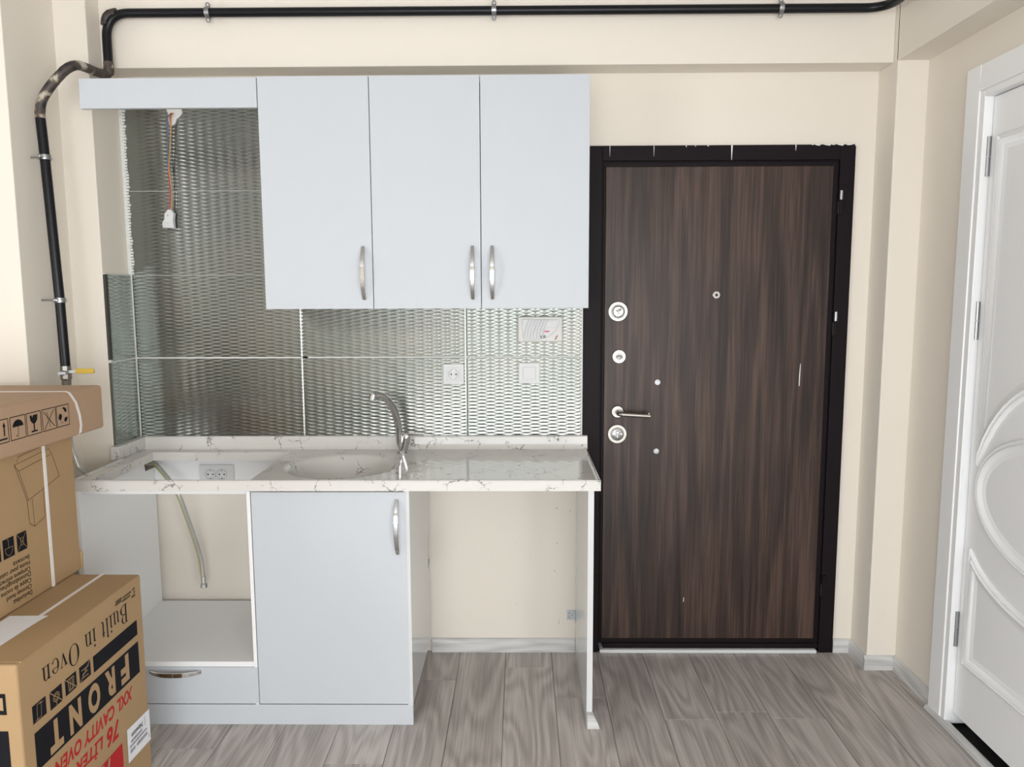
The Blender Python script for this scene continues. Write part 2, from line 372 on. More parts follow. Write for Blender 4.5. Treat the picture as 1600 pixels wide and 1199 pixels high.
# ------------------------------------------------------------------ wall tiles with raised expanded-mesh relief
TB, RD = .009, .15
def tile_mesh(w, h, ox=0., oz=0.):
    cx, cz = .0700, .0138; nx = max(4, int(w/(cx/14))); nz = max(4, int(h/(cz/10)))
    b = .0010; v = []; f = []
    for j in range(nz+1):
        for i_ in range(nx+1):
            x = w*i_/nx; z = h*j/nz; X = x+ox; Z = z+oz
            d = 0.
            for (sx_, sz_) in ((0, 0), (cx/2, cz/2)):       # staggered lens-shaped hollows
                zz = (Z-sz_+cz/2) % cz - cz/2; top = cz/4*(1+math.cos(2*math.pi*(X-sx_)/cx))
                d = max(d, top-abs(zz))
            e = min(x, w-x, z, h-z); k = min(1, e/b)
            v.append((x, -(TB + (RD*cz/2 - RD*d)*k), z))
    n1 = nx+1
    for j in range(nz):
        for i_ in range(nx):
            q = j*n1+i_; f.append((q, q+1, q+n1+1, q+n1))
    # side skirt down to the wall
    ring = [i_ for i_ in range(nx)] + [j*n1+nx for j in range(nz)] + [nz*n1+nx-i_ for i_ in range(nx)] + [(nz-j)*n1 for j in range(nz)]
    s0 = len(v)
    for q in ring: v.append((v[q][0], 0, v[q][2]))
    n = len(ring)
    for k in range(n): f.append((ring[k], s0+k, s0+(k+1) % n, ring[(k+1) % n]))
    me = bpy.data.meshes.new('tile'); me.from_pydata(v, [], f); me.materials.append(TILE); return me
JX = [-1.5022, -.8515, -.2135, .2345]; JZ = [.885, 1.2067, 1.5245, 1.8424, 2.16]; GW = .0018
ZF = (JZ[3]-JZ[2]) - GW; XW = (JX[2]-JX[1]) - GW
full = tile_mesh(XW, ZF); left = tile_mesh(JX[1]-JX[0]-GW, ZF); cutr = tile_mesh(JX[3]-JX[2]-GW, ZF, .012, .004)
def place_tile(me, loc, rz, parent):
    o = bpy.data.objects.new('tile', me); col.objects.link(o); o.location = loc; o.rotation_euler = (0, 0, rz); o.parent = parent; return o
for r_ in range(4): place_tile(left, (JX[0]+GW/2, 0, JZ[r_]+GW/2), 0, wall_back)
for r_ in range(2):
    place_tile(full, (JX[1]+GW/2, 0, JZ[r_]+GW/2), 0, wall_back); place_tile(cutr, (JX[2]+GW/2, 0, JZ[r_]+GW/2), 0, wall_back)
gm = MB().box(XS+.001, JX[1]+.02, -.0078, 0, JZ[0], JZ[4]).box(JX[1], JX[3], -.0078, 0, JZ[0], JZ[2])
gm.build('grout', GROUT, wall_back)
B(JX[3]-.001, JX[3]+.005, -.013, 0, JZ[0], 1.40).build('tile_edge_trim', PLASTIC, wall_back, bevel=.001)
# ragged white joint at the inner corner of the hood recess
rg = MB(); z = JZ[2]+.004
while z < JZ[4]:
    w_ = .006+.006*random.random(); rg.box(XS+.0005, XS+.014+w_, -.0125-.002*random.random(), -.002, z, z+.0085); z += .0112
rg.box(XS+.0005, XS+.013, -.012, -.002, JZ[2], JZ[4]); rg.build('corner_grout', GROUT, wall_back)
side = tile_mesh(-YC-.018, ZF, .006, .0)
place_tile(side, (XS, YC+.002, JZ[0]+GW/2), math.radians(90), pier)
place_tile(tile_mesh(-YC-.032, ZF, .02, .0), (XS, YC+.016, JZ[1]+GW/2), math.radians(90), pier)
B(XS, XS+.0088, YC+.002, YC+.0155, JZ[1]+.006, JZ[2]).build('tile_gap_shade', mat('painted_gap_shade', (.05, .05, .045), .8), pier)  # dark strip painted in for the shadowed gap beside the upper tile
gs = B(XS, XS+.0080, YC+.004, -.006, JZ[0], JZ[2]+.003).build('grout', GROUT, pier)
# plaster patch round the hood cable outlet
pp = MB(); pts = []
for k in range(13):
    a = 2*math.pi*k/13; rr = .028*(1+.35*math.sin(3*a+1)+.15*random.random()); pts.append((-1.305+rr*math.cos(a)*.9, 2.128+rr*1.25*math.sin(a)))
pp.prism(pts, 1, -.0165, -.004); pp.build('plaster_patch', PLASTER, wall_back, bevel=.003)

# ------------------------------------------------------------------ entrance door
door = empty('door_1', (.75, 0, 0), 'dark walnut steel entrance door with black frame', kind='structure')
FL, FR, FT = .2405, 1.2572, 2.0
fr = MB()
fr.box(FL, .309, -.0125, .05, .0, FT).box(1.2005, FR, -.0125, .05, .0, FT).box(.309, 1.2005, -.0125, .05, 1.9445, FT)
frame = fr.build('frame', BLACKMETAL, door, bevel=.002)
fi = MB().box(.303, .315, .0, .06, .036, 1.95).box(1.1945, 1.207, .0, .06, .036, 1.95).box(.315, 1.1945, .0, .06, 1.938, 1.95)
fi.build('frame_rebate', BLACKMETAL, door)
B(.33, 1.20, -.008, .08, 0.0155, .036).build('sill', BLACKMETAL, door, bevel=.002)
B(.315, 1.19, -.024, .05, 0.0005, .0155).build('threshold', PLASTIC, door, bevel=.004, label='white threshold bead under the dark door')
leaf = B(.313, 1.1975, -.004, .055, .037, 1.9405).build('leaf', BLACKMETAL, door, bevel=.002)
B(.3235, 1.1785, -.0085, -.002, .058, 1.9225).build('wood_panel', WALNUT, leaf, bevel=.0015)
B(.322, 1.1795, -.0105, -.003, .050, .0575).build('bottom_rail', BLACKMETAL, leaf, bevel=.0015)
DY = -.0085
def rosette(x, z, r, parent, m, name='rosette', ring=.62, h=.007):
    o = MB().lathe([(r, 0), (r, h*.6), (r*.95, h), (r*(ring+.06), h), (r*ring, h*.45), (0, h*.45)], (x, DY, z), (0, -1, 0), 36).build(name, m, parent, auto=35)
    return o
r1 = rosette(.374, 1.379, .0385, door, NICKEL, 'lock_rosette')
MB().lathe([(.0225, 0), (.0225, .006), (.018, .011), (.0, .012)], (.374, DY-.003, 1.379), (0, -1, 0)).build('lock_core', CHROME, r1, auto=35)
MB().sweep_rect([(.366, DY-.022, 1.382), (.374, DY-.024, 1.386), (.384, DY-.022, 1.387)], (0, 0, 1), .009, .012).box(.370, .378, DY-.022, DY-.012, 1.368, 1.386).build('thumb_turn', NICKEL, r1, bevel=.002)
r2 = rosette(.380, 1.205, .0265, door, NICKEL, 'lock_rosette', .4)
MB().sweep_rect([(.371, DY-.016, 1.203), (.380, DY-.018, 1.205), (.392, DY-.016, 1.204)], (0, 0, 1), .008, .012).box(.3765, .3835, DY-.016, DY-.003, 1.199, 1.211).build('thumb_turn', NICKEL, r2, bevel=.002)
r4 = rosette(.3765, .9005, .038, door, NICKEL, 'lock_rosette')
c4 = MB().lathe([(.0225, 0), (.0225, .004), (.019, .006), (0, .006)], (.3765, DY-.003, .9005), (0, -1, 0)).build('lock_core', STEEL, r4, auto=35)
MB().lathe([(.0075, 0), (.0075, .009), (.006, .010), (0, .010)], (.3765, DY-.004, .907), (0, -1, 0)).box(.3725, .3805, DY-.013, DY-.004, .886, .907).build('keyhole_barrel', NICKEL, r4, bevel=.001)
for xx in (.3605, .3925): MB().lathe([(.0035, 0), (.003, .002), (0, .002)], (xx, DY-.0085, .9005), (0, -1, 0), 12).build('screw', CHROME, r4)
r3 = MB().lathe([(.0255, 0), (.0255, .006), (.022, .010), (.013, .010), (.013, .008), (0, .008)], (.3765, DY, .989), (0, -1, 0), 32).build('handle_rosette', NICKEL, door, auto=35)
hn = MB().tube(arc_path([(.3765, DY-.006, .988), (.3765, DY-.052, .986), (.496, DY-.054, .979)], .018, 8), .0085, 14)
hn.build('lever_handle', NICKEL, r3, auto=40)
MB().lathe([(.0045, 0), (.004, .006), (0, .008)], (.491, DY-.054, .986), (0, 0, 1), 12).build('lever_knob', NICKEL, r3, auto=40)
pe = MB().lathe([(.0155, 0), (.0155, .004), (.013, .006), (.006, .006), (.0055, .003), (0, .003)], (.750, DY, 1.441), (0, -1, 0), 28).build('peephole', NICKEL, door, auto=35)
MB().lathe([(.0052, 0), (.0052, .001), (0, .001)], (.750, DY-.003, 1.441), (0, -1, 0), 16).build('lens', DARKHOLE, pe)
for zz in (1.104, .831):
    nb = MB().lathe([(.0105, 0), (.0105, .002), (0, .002)], (.5315, DY, zz), (0, -1, 0), 24).build('washer', STEEL, door)
    MB().lathe([(.008, 0), (.008, .006), (.0045, .0065), (.0045, .010), (0, .010)], (.5315, DY-.002, zz), (0, -1, 0), 6).build('nut', STEEL, nb)
for (z0, z1) in ((1.744, 1.829), (1.286, 1.374), (.241, .326)):
    zm = (z0+z1)/2 + .004
    hg = MB().tube([(1.2075, -.017, z0), (1.2075, -.017, z1)], .0062, 12).build('hinge', BLACKMETAL, door, auto=40)
    MB().tube([(1.2075, -.017, zm+.006), (1.2075, -.017, z1+.001)], .0068, 12).build('hinge_sleeve', STEEL if z0 > 1 else BLACKMETAL, hg, auto=40)
    B(1.1985, 1.2015, -.0165, -.003, z0, zm).build('hinge_leaf', DARKHOLE, hg)
# bare scratches and paint chips
sc = MB().sweep_rect([(1.083, DY-.0008, 1.175), (1.0815, DY-.0008, 1.13), (1.081, DY-.0008, 1.088)], (1, 0, 0), [.0015, .0035, .003], .0008)
sc.build('scratch', PLASTER, leaf, label='white scratch in the wood panel')
MB().sweep_rect([(.653, DY-.0008, .231), (.6515, DY-.0008, .213)], (1, 0, 0), .002, .0008).build('scratch', PLASTER, leaf)
ch = MB()
for (x, w_, h_) in ((.62, .004, .008), (.655, .003, .006), (.70, .008, .005), (.79, .006, .055), (1.03, .004, .022), (.50, .0025, .040), (.335, .002, .04), (1.252, .006, .007), (1.20, .005, .006)):
    ch.prism([(x, FT-.001), (x+w_, FT-.001), (x+w_*.6, FT-h_), (x+w_*.4, FT-h_)], 1, -.0135, -.012)
x = 1.09
while x < 1.24:
    w_ = .008+.02*random.random(); ch.prism([(x, FT+.001), (x+w_, FT+.001), (x+w_*.9, FT-.002-.003*random.random()), (x+w_*.2, FT-.001-.004*random.random())], 1, -.0132, -.012); x += w_+.012*random.random()
ch.build('paint_smear', PLASTER, frame)

# ------------------------------------------------------------------ white interior door in the right wall
d2 = empty('door_2', (XR, -.93, 0), 'white moulded panel door with white casing and steel hinges', kind='structure')
CF = XR-.021
cs = MB().box(CF, XR+.001, -.499, -.425, .0, 2.147).box(CF, XR+.001, -1.435, -1.361, .0, 2.147)
cs.build('casing', DOORWHITE, d2, bevel=.003)
hd = MB().prism([(CF-.002, 2.066), (XR, 2.066), (XR, 2.147), (CF+.002, 2.147)], 1, -1.361, -.499).build('head_casing', DOORWHITE, d2, bevel=.003)
jb = MB().box(CF+.004, XR+.12, -.5235, -.4985, .0, 2.066).box(CF+.004, XR+.12, -1.3615, -1.3365, .0, 2.066).box(CF+.004, XR+.12, -1.3365, -.5235, 2.045, 2.0665)
jb.build('jamb', DOORWHITE, d2, bevel=.002)
LX = XR+.010; LY0, LY1, LZ0, LZ1 = -1.3335, -.5265, .042, 2.043
leaf2 = B(LX, LX+.04, LY0, LY1, LZ0, LZ1).build('leaf', DOORWHITE, d2, bevel=.002)
YM = -.93
def moulding(path2, closed=True):
    """double bead moulding swept on the leaf face; path2 in (y,z)"""
    prof = [(-.014, 0), (-.0125, .006), (-.007, .010), (-.002, .0055), (.001, .0055), (.005, .0125), (.012, .0105), (.018, .004), (.024, .003), (.034, 0)]
    n = len(path2); vs_ = []; fs = []; P = [Vector((q[0], q[1])) for q in path2]
    for k in range(n):
        a, c = P[(k-1) % n], P[(k+1) % n]
        t0 = (P[k]-a).normalized(); t1 = (c-P[k]).normalized()
        n0 = Vector((-t0.y, t0.x)); n1 = Vector((-t1.y, t1.x)); nn = (n0+n1); nn.normalize(); sc_ = 1/max(.45, nn.dot(n0))
        for (d, h) in prof: q = P[k]+nn*d*sc_; vs_.append((LX-h, q.x, q.y))
    mm = len(prof)
    for k in range(n):
        for j in range(mm-1): fs.append((k*mm+j, k*mm+j+1, ((k+1) % n)*mm+j+1, ((k+1) % n)*mm+j))
    return MB().add(vs_, fs)
def ell(rx, rz, a0, a1, n, cz): return [(YM+rx*math.cos(math.radians(a0+(a1-a0)*k/n)), cz+rz*math.sin(math.radians(a0+(a1-a0)*k/n))) for k in range(n+1)]
EZ = .835
moulding(ell(.345, .197, 0, 360, 71, EZ)[:-1]).build('oval_moulding', DOORWHITE, leaf2, auto=50)
def arch_z(y, s):  # arched edges following the oval
    q = math.sqrt(max(0., 1-((y-YM)/.39)**2)); return EZ + (-.113+.476*q if s > 0 else -.16-.18*q)
YA, YZ_ = -.578, -1.282
up_ = [(YA, 1.91), (YZ_, 1.91)] + [(YZ_+(YA-YZ_)*k/24, arch_z(YZ_+(YA-YZ_)*k/24, 1)) for k in range(25)]
lo_ = [(YZ_, .243), (YA, .243)] + [(YA+(YZ_-YA)*k/24, arch_z(YA+(YZ_-YA)*k/24, -1)) for k in range(25)]
moulding(up_).build('panel_moulding', DOORWHITE, leaf2, auto=50)
moulding(lo_).build('panel_moulding', DOORWHITE, leaf2, auto=50)
for zc in (1.865, 1.358, .335):
    hg = MB().tube([(LX-.006, -.5225, zc-.06), (LX-.006, -.5225, zc-.001)], .0068, 14).tube([(LX-.006, -.5225, zc+.001), (LX-.006, -.5225, zc+.06)], .0068, 14)
    hg.build('hinge', STEEL, d2, auto=40)

# ------------------------------------------------------------------ handles
def bow_handle(name, parent, centre, length, vertical, out=.028, wid=.0155, m=CHROME):
    cx, cy, cz = centre; p = []; w = []
    for k in range(25):
        t = -1+2*k/24; d = out*(1-abs(t)**2.4); s_ = t*length/2
        p.append((cx, cy-.003-d, cz+s_) if vertical else (cx+s_, cy-.003-d, cz)); w.append(wid*(1-.22*abs(t)**2))
    sd = (1, 0, 0) if vertical else (0, 0, 1)
    b = MB().sweep_rect(p, sd, w, .006)
    for t in (-1, 1):
        s_ = t*(length/2-.006)
        if vertical: b.box(cx-.006, cx+.006, cy-.006, cy+.0005, cz+s_-.006, cz+s_+.006)
        else: b.box(cx+s_-.006, cx+s_+.006, cy-.006, cy+.0005, cz-.006, cz+.006)
    return b.build(name, m, parent, bevel=.0016, auto=50)

# ------------------------------------------------------------------ wall cabinets
YU, UZ0, UZ1 = -.34, 1.400, 2.1695
def wall_cabinet(x0, x1, doors, label):
    r = empty('wall_cabinet', ((x0+x1)/2, -.17, UZ0), label, 'cabinet', 'wall cabinets over the counter')
    t = .018; yb, yf = -.020, YU+.0195
    b = MB().box(x0, x0+t, yf, yb, UZ0, UZ1).box(x1-t, x1, yf, yb, UZ0, UZ1).box(x0+t, x1-t, yf, yb, UZ0, UZ0+t).box(x0+t, x1-t, yf, yb, UZ1-t, UZ1).box(x0+t, x1-t, yb-.004, yb, UZ0+t, UZ1-t)
    b.build('body', WHITE_IN, r)
    for (a, c, hx) in doors:
        d = B(a+.0012, c-.0012, YU, YU+.018, UZ0-.001, UZ1+.0005).build('door', WHITE, r, bevel=.0012)
        bow_handle('handle', d, (hx, YU, 1.5205), .18, True)
wall_cabinet(-.8780, -.5050, [(-.8780, -.5050, -.536)], 'narrow white single-door wall cabinet beside the open hood recess')
wall_cabinet(-.5050, .2325, [(-.5050, -.1350, -.164), (-.1350, .2325, -.097)], 'white double-door wall cabinet next to the entrance door')
fa = B(-1.474, -.8795, YU, YU+.018, 2.070, 2.1675).build('fascia_panel', WHITE, bevel=.0012)
tag(fa, 'horizontal white fascia panel across the top of the open hood recess', 'panel')

# ------------------------------------------------------------------ base units
YF, DT = -.542, .018
ov = empty('oven_housing', (-1.18, -.27, 0), 'open white base unit for an oven with a drawer below', 'cabinet')
ybk = -.022
lp = MB().prism([(YF+.001, .07), (ybk, .07), (ybk, .772), (-.095, .772), (-.105, .812), (YF+.001, .812)], 0, -1.470, -1.452)
lp.build('side_panel', WHITE_IN, ov, bevel=.0008)
B(-1.4695, -1.4525, -.0935, -.0905, .774, .811).build('sawn_edge', CHIP, ov)
B(-.9005, -.8885, YF+.001, ybk, .07, .812).build('side_panel', WHITE_IN, ov, bevel=.0008)
B(-1.452, -.9005, YF+.004, ybk, .204, .222).build('shelf', WHITE_IN, ov, bevel=.0008)
B(-1.452, -.9005, YF+.02, YF+.10, .796, .812).build('front_rail', WHITE_IN, ov)
B(-1.452, -.9005, -.022, -.006, .675, .812).build('back_rail', WHITE_IN, ov)
B(-1.452, -.9005, YF+.02, ybk, .07, .086).build('bottom', WHITE_IN, ov)
dr = B(-1.470, -.8875, YF, YF+.018, .0745, .2035).build('drawer', WHITE, ov, bevel=.0012)
bow_handle('handle', dr, (-1.165, YF, .1895), .174, False)

sk = empty('sink_base_unit', (-.63, -.27, 0), 'white single-door base unit under the round basin', 'cabinet')
B(-.887, -.871, YF+.019, -.022, .07, .812).build('side_panel', WHITE_IN, sk)
rp = MB().prism([(YF+.001, .07), (YF+.001, .812), (-.018, .812), (-.018, .53), (-.075, .505), (-.085, .372), (-.018, .392), (-.018, .07)], 0, -.3845, -.3665)
rp.build('side_panel', GLOSS, sk, bevel=.0008)
B(-.871, -.3845, YF+.02, -.022, .07, .086).build('bottom', WHITE_IN, sk)
sd_ = B(-.8855, -.3775, YF, YF+.018, .0745, .8075).build('door', WHITE, sk, bevel=.0012)
bow_handle('handle', sd_, (-.407, YF, .690), .184, True)
pl = B(-1.470, -.3670, YF, YF+.016, .0, .0715).build('plinth', WHITE, bevel=.0008)
tag(pl, 'long white plinth board along the floor under the base units', 'plinth')
ep = MB().prism([(YF, .0005), (YF, .8135), (-.0165, .8135), (-.0165, .0005)], 0, .2175, .2370).build('end_panel', GLOSS, bevel=.0008)
tag(ep, 'tall white end panel carrying the counter beside the entrance door', 'panel')
of = MB().prism([(.2185, .0005), (.2610, .0005), (.2545, .020), (.2400, .0485), (.2185, .0500)], 1, -.566, -.5435).build('skirting_offcut', SKIRT, bevel=.0008)
tag(of, 'pale grey skirting offcut standing against the foot of the end panel', 'offcut')
br = MB().box(.184, .2165, -.0025, -.0003, .134, .174).box(.2145, .2168, -.034, -.0003, .134, .174)
bro = br.build('corner_bracket', mat('zinc_plate', (.55, .58, .60), .45, .6, noise=(110, .35))); tag(bro, 'small galvanised corner bracket fixing the end panel to the wall', 'bracket')
for (x, z) in ((.193, .145), (.193, .163), (.206, .154)):
    MB().lathe([(.0032, 0), (.0028, .002), (0, .002)], (x, -.0025, z), (0, -1, 0), 10).build('screw', CHROME, bro)

# ------------------------------------------------------------------ countertop with hob cutout and round basin
ZK, ZK0, YK = .847, .815, -.560
ct = empty('countertop', (-.6, -.28, ZK0), 'white veined composite countertop with hob cutout and round basin', 'countertop')
outer = [(-1.468, YK), (.2565, YK), (.2545, -.0165), (-1.4785, -.0165)]
hole = [(-1.412, -.536), (-.8875, -.536), (-.8865, -.098), (-1.418, -.098)]
BC, BR = (-.633, -.325), .200
circ = [(BC[0]+BR*math.cos(2*math.pi*k/64), BC[1]+BR*.985*math.sin(2*math.pi*k/64)) for k in range(64)]
def slab():
    bm = bmesh.new(); rings = {}
    for z in (ZK, ZK0):
        es = []; rr = []
        for loop in (outer, hole, circ):
            vv = [bm.verts.new((q[0], q[1], z)) for q in loop]; rr.append(vv)
            es += [bm.edges.new((vv[k], vv[(k+1) % len(vv)])) for k in range(len(vv))]
        rings[z] = rr
        bmesh.ops.triangle_fill(bm, use_beauty=True, use_dissolve=False, edges=es, normal=(0, 0, 1))
    for a, c in zip(rings[ZK], rings[ZK0]):
        for k in range(len(a)): bm.faces.new((a[k], a[(k+1) % len(a)], c[(k+1) % len(a)], c[k]))
    bm.verts.index_update()
    mb = MB(); mb.add([v.co[:] for v in bm.verts], [tuple(v.index for v in f.verts) for f in bm.faces]); bm.free(); return mb
slab().build('slab', MARBLE, ct)
# basin bowl, integral with the slab
prof = [(BR+.004, ZK+.0006), (BR-.004, ZK-.001), (BR-.014, ZK-.008), (BR-.022, ZK-.025), (BR-.032, ZK-.07), (BR-.05, ZK-.115), (BR-.09, ZK-.142), (.024, ZK-.150), (.022, ZK-.156), (0, ZK-.156)]
bm_ = MB(); nn_ = 64; vv = []; ff = []
for (r, z) in prof:
    for k in range(nn_): vv.append((BC[0]+max(r, 1e-4)*math.cos(2*math.pi*k/nn_), BC[1]+max(r, 1e-4)*.985*math.sin(2*math.pi*k/nn_), z))
for a in range(len(prof)-1):
    for k in range(nn_): ff.append((a*nn_+k, a*nn_+(k+1) % nn_, (a+1)*nn_+(k+1) % nn_, (a+1)*nn_+k))
bm_.add(vv, ff); bas = bm_.build('basin', MARBLE, ct, auto=60)
MB().lathe([(.022, 0), (.022, .003), (.014, .004), (0, .002)], (BC[0], BC[1], ZK-.155), (0, 0, 1), 24).build('drain', CHROME, bas, auto=35)
# raised drip rim on front and ends
def rim(p0, p1, wdir):
    w = .014; hgt = .0045
    a, c = Vector(p0), Vector(p1); wd = Vector(wdir)
    pr2 = [(0, 0), (0, hgt*.5), (w*.25, hgt), (w*.7, hgt), (w, .0005), (w, 0)]
    vs_ = [(*(a+wd*q[0])[:2], ZK+q[1]-.0003) for q in pr2] + [(*(c+wd*q[0])[:2], ZK+q[1]-.0003) for q in pr2]; n = len(pr2)
    return vs_, [tuple(range(n)), tuple(range(2*n-1, n-1, -1))] + [(k, (k+1) % n, n+(k+1) % n, n+k) for k in range(n)]
rm = MB(); rm.add(*rim((-1.468, YK, 0), (.2565, YK, 0), (0, 1, 0))); rm.add(*rim((.2565, YK, 0), (.2545, -.03, 0), (-1, 0, 0))); rm.add(*rim((-1.468, YK, 0), (-1.4785, -.23, 0), (1, 0, 0)))
rm.build('drip_rim', MARBLE, ct, auto=50)
up1 = MB().prism([(-.0455, ZK-.0003), (-.0165, ZK-.0003), (-.0165, .8975), (-.030, .8975), (-.034, .894), (-.036, .866), (-.040, .852)], 0, -1.4785, .2585)
up1.build('upstand', MARBLE, ct, bevel=.0015, auto=40)
up2 = MB().box(-1.5105, -1.4790, -.2285, -.0165, ZK-.002, .8945); up2.build('side_upstand', MARBLE, ct, bevel=.002)

# ------------------------------------------------------------------ tap
tp = empty('mixer_tap', (-.452, -.113, ZK), 'chrome mixer tap with curved spout beside the basin', 'tap')
MB().lathe([(.021, 0), (.021, .003), (.0175, .007)], (-.452, -.113, ZK+.0005), (0, 0, 1), 28).build('base_ring', CHROME, tp, auto=40)
MB().lathe([(.0150, 0), (.0168, .02), (.0168, .055), (.0175, .064), (.015, .071), (0, .073)], (-.452, -.113, ZK+.003), (.26, 0, 1), 28).build('body', CHROME, tp, auto=40)
sp = smooth_path([(-.455, -.115, .868), (-.4625, -.118, .893), (-.4632, -.120, .937), (-.465, -.125, .958), (-.467, -.135, .979), (-.477, -.15, 1.021), (-.487, -.17, 1.048), (-.498, -.19, 1.068), (-.513, -.21, 1.081), (-.533, -.232, 1.083)], 5)
MB().tube(sp, [(.0125+.0015*math.sin(math.pi*k/(len(sp)-1))) if k < len(sp)*.6 else .0135-.0035*(k/(len(sp)-1)-.6)/.4 for k in range(len(sp))], 16).build('spout', CHROME, tp, auto=50)
MB().lathe([(.0105, 0), (.0125, .002), (.0125, .022), (.010, .023), (0, .022)], (-.534, -.232, 1.090), (-.25, -.2, -.95), 22).build('aerator', CHROME, tp, auto=40)
lv = MB().sweep_rect([(-.440, -.113, .914), (-.425, -.115, .921), (-.400, -.119, .921), (-.368, -.124, .917)], (0, 1, 0), [.020, .020, .016, .012], [.014, .012, .010, .008])
lv.build('lever', CHROME, tp, bevel=.002)
MB().lathe([(.0045, 0), (.0045, .004), (.002, .007), (0, .0075)], (-.4545, -.134, ZK+.006), (0, -1, .3), 14).build('indicator_cap', PLASTIC, tp, auto=50)

# ------------------------------------------------------------------ electrical fittings
WY = -.0126
def rrect(x0, x1, z0, z1, r, n=5):
    out = []
    for (cx, cz, a0) in ((x1-r, z1-r, 0), (x0+r, z1-r, 90), (x0+r, z0+r, 180), (x1-r, z0+r, 270)):
        for k in range(n+1): a = math.radians(a0+90*k/n); out.append((cx+r*math.cos(a), cz+r*math.sin(a)))
    return out
def schuko(cx, cz, y, parent, r=.0195):
    o = MB().lathe([(r, 0), (r, .0055), (r*.95, .0062), (r*.90, .0062), (r*.86, .0005), (0, .0005)], (cx, y, cz), (0, -1, 0), 32).build('socket_face', PLASTIC, parent, auto=35)
    for s in (-1, 1): MB().lathe([(.0031, 0), (.0031, .0008), (0, .0008)], (cx+s*.0095, y-.0005, cz), (0, -1, 0), 12).build('pin_hole', DARKHOLE, o)
    for s in (-1, 1): B(cx-.0025, cx+.0025, y-.0024, y-.0005, cz+s*.0155-.002, cz+s*.0155+.002).build('earth_clip', STEEL, o)
so = empty('wall_socket', (-.262, 0, 1.0985), 'single white wall socket on the silver tiles', 'socket')
MB().prism(rrect(-.302, -.222, 1.0985, 1.1785, .004), 1, WY-.0075, WY).build('plate', PLASTIC, so, bevel=.002)
MB().prism(rrect(-.2885, -.2355, 1.112, 1.165, .003), 1, WY-.0095, WY-.007).build('insert', PLASTIC, so, bevel=.001)
schuko(-.262, 1.1385, WY-.0095, so)
sw = empty('light_switch', (.0315, 0, 1.101), 'white rocker light switch on the tiles below the gas alarm', 'switch')
MB().prism(rrect(-.009, .072, 1.102, 1.182, .004), 1, WY-.0075, WY).build('plate', PLASTIC, sw, bevel=.002)
MB().prism(rrect(.0075, .0565, 1.118, 1.166, .002), 1, WY-.0115, WY-.007).build('rocker', PLASTIC, sw, bevel=.0015)
gd = empty('gas_alarm', (.074, 0, 1.263), 'ivory rectangular gas alarm with curved vents and red lamp', 'alarm')
MB().prism(rrect(-.012, .160, 1.264, 1.361, .006), 1, WY-.020, WY).build('housing', PLASTIC2, gd, bevel=.005, seg=3)
fc = [(.005, 1.352), (.148, 1.350), (.146, 1.330), (.132, 1.305), (.105, 1.283), (.070, 1.273), (.010, 1.272), (.004, 1.300)]
MB().prism(fc, 1, WY-.024, WY-.018).build('front_cover', PLASTIC, gd, bevel=.003, seg=3)
for k in range(7):
    x = .012+.0118*k; pth = [(x+.012+.010*math.sin(t*1.3), WY-.0245, 1.349-.071*t) if False else (x+.020*(1-t)**2, WY-.0245, 1.277+.0715*(1-t)) for t in [q/8 for q in range(9)]]
    MB().tube(pth, .0028, 8).build('vent_rib', PLASTIC, gd, auto=50)
MB().prism(rrect(.092, .138, 1.318, 1.345, .008), 1, WY-.0255, WY-.023).build('lamp_window', PLASTIC, gd, bevel=.001)
MB().prism(rrect(.0905, .1085, 1.3015, 1.3075, .0029), 1, WY-.0262, WY-.0235).build('red_lamp', LEDRED, gd)
MB().prism([(.076, 1.278), (.096, 1.281), (.094, 1.291), (.074, 1.288)], 1, WY-.0246, WY-.0238).build('logo_print', GREYINK, gd)
MB().prism([(.128, 1.272), (.136, 1.274), (.143, 1.290), (.136, 1.288)], 1, WY-.0206, WY-.0198).build('sticker', mat('pink_print', (.40, .20, .20), .5), gd)
ds = empty('double_socket', (-1.203, -.022, .71), 'white double socket on the back rail inside the hob cutout', 'socket')
MB().prism(rrect(-1.271, -1.135, .704, .783, .004), 1, -.030, -.0222).build('plate', PLASTIC, ds, bevel=.002)
schuko(-1.2275, .7445, -.030, ds, .0205); schuko(-1.1825, .7445, -.030, ds, .0205)

# hood cable
wh = empty('hood_cable', (-1.312, -.014, 1.70), 'three thin wires with white plug hanging over the hood recess tiles', 'cable')
base = [(-1.309, -.016, 2.128), (-1.313, -.030, 2.110), (-1.315, -.026, 2.07), (-1.320, -.026, 2.00), (-1.326, -.028, 1.929), (-1.325, -.026, 1.88), (-1.326, -.026, 1.837), (-1.330, -.028, 1.79), (-1.332, -.030, 1.765)]
for k, (m, amp, ph) in enumerate(((WIRE_B, .0045, 2.6), (WIRE_R, .003, .0), (WIRE_Y, .0035, 1.2))):
    p = [(q[0]+(k-1)*.0044+amp*math.sin(ph+j*.9)*(.3 if j in (0, 8) else 1), q[1]-.002*k*(0 if j == 0 else 1), q[2]) for j, q in enumerate(base)]
    MB().tube(smooth_path(p, 5), .0018, 8).build('wire', m, wh, smooth=True)
pg = MB().prism([(-1.337, 1.770), (-1.322, 1.770), (-1.320, 1.764), (-1.314, 1.757), (-1.316, 1.742), (-1.318, 1.730), (-1.316, 1.700), (-1.359, 1.703), (-1.359, 1.722), (-1.350, 1.736), (-1.349, 1.755), (-1.342, 1.762)], 1, -.040, -.018).build('plug', PLASTIC, wh, bevel=.002)
for x in (-1.347, -1.333): B(x, x+.010, -.0425, -.039, 1.703, 1.724).build('plug_rib', PLASTIC, pg, bevel=.001)
MB().lathe([(.002, 0), (.002, .0006), (0, .0006)], (-1.336, -.040, 1.748), (0, -1, 0), 10).build('plug_hole', DARKHOLE, pg)

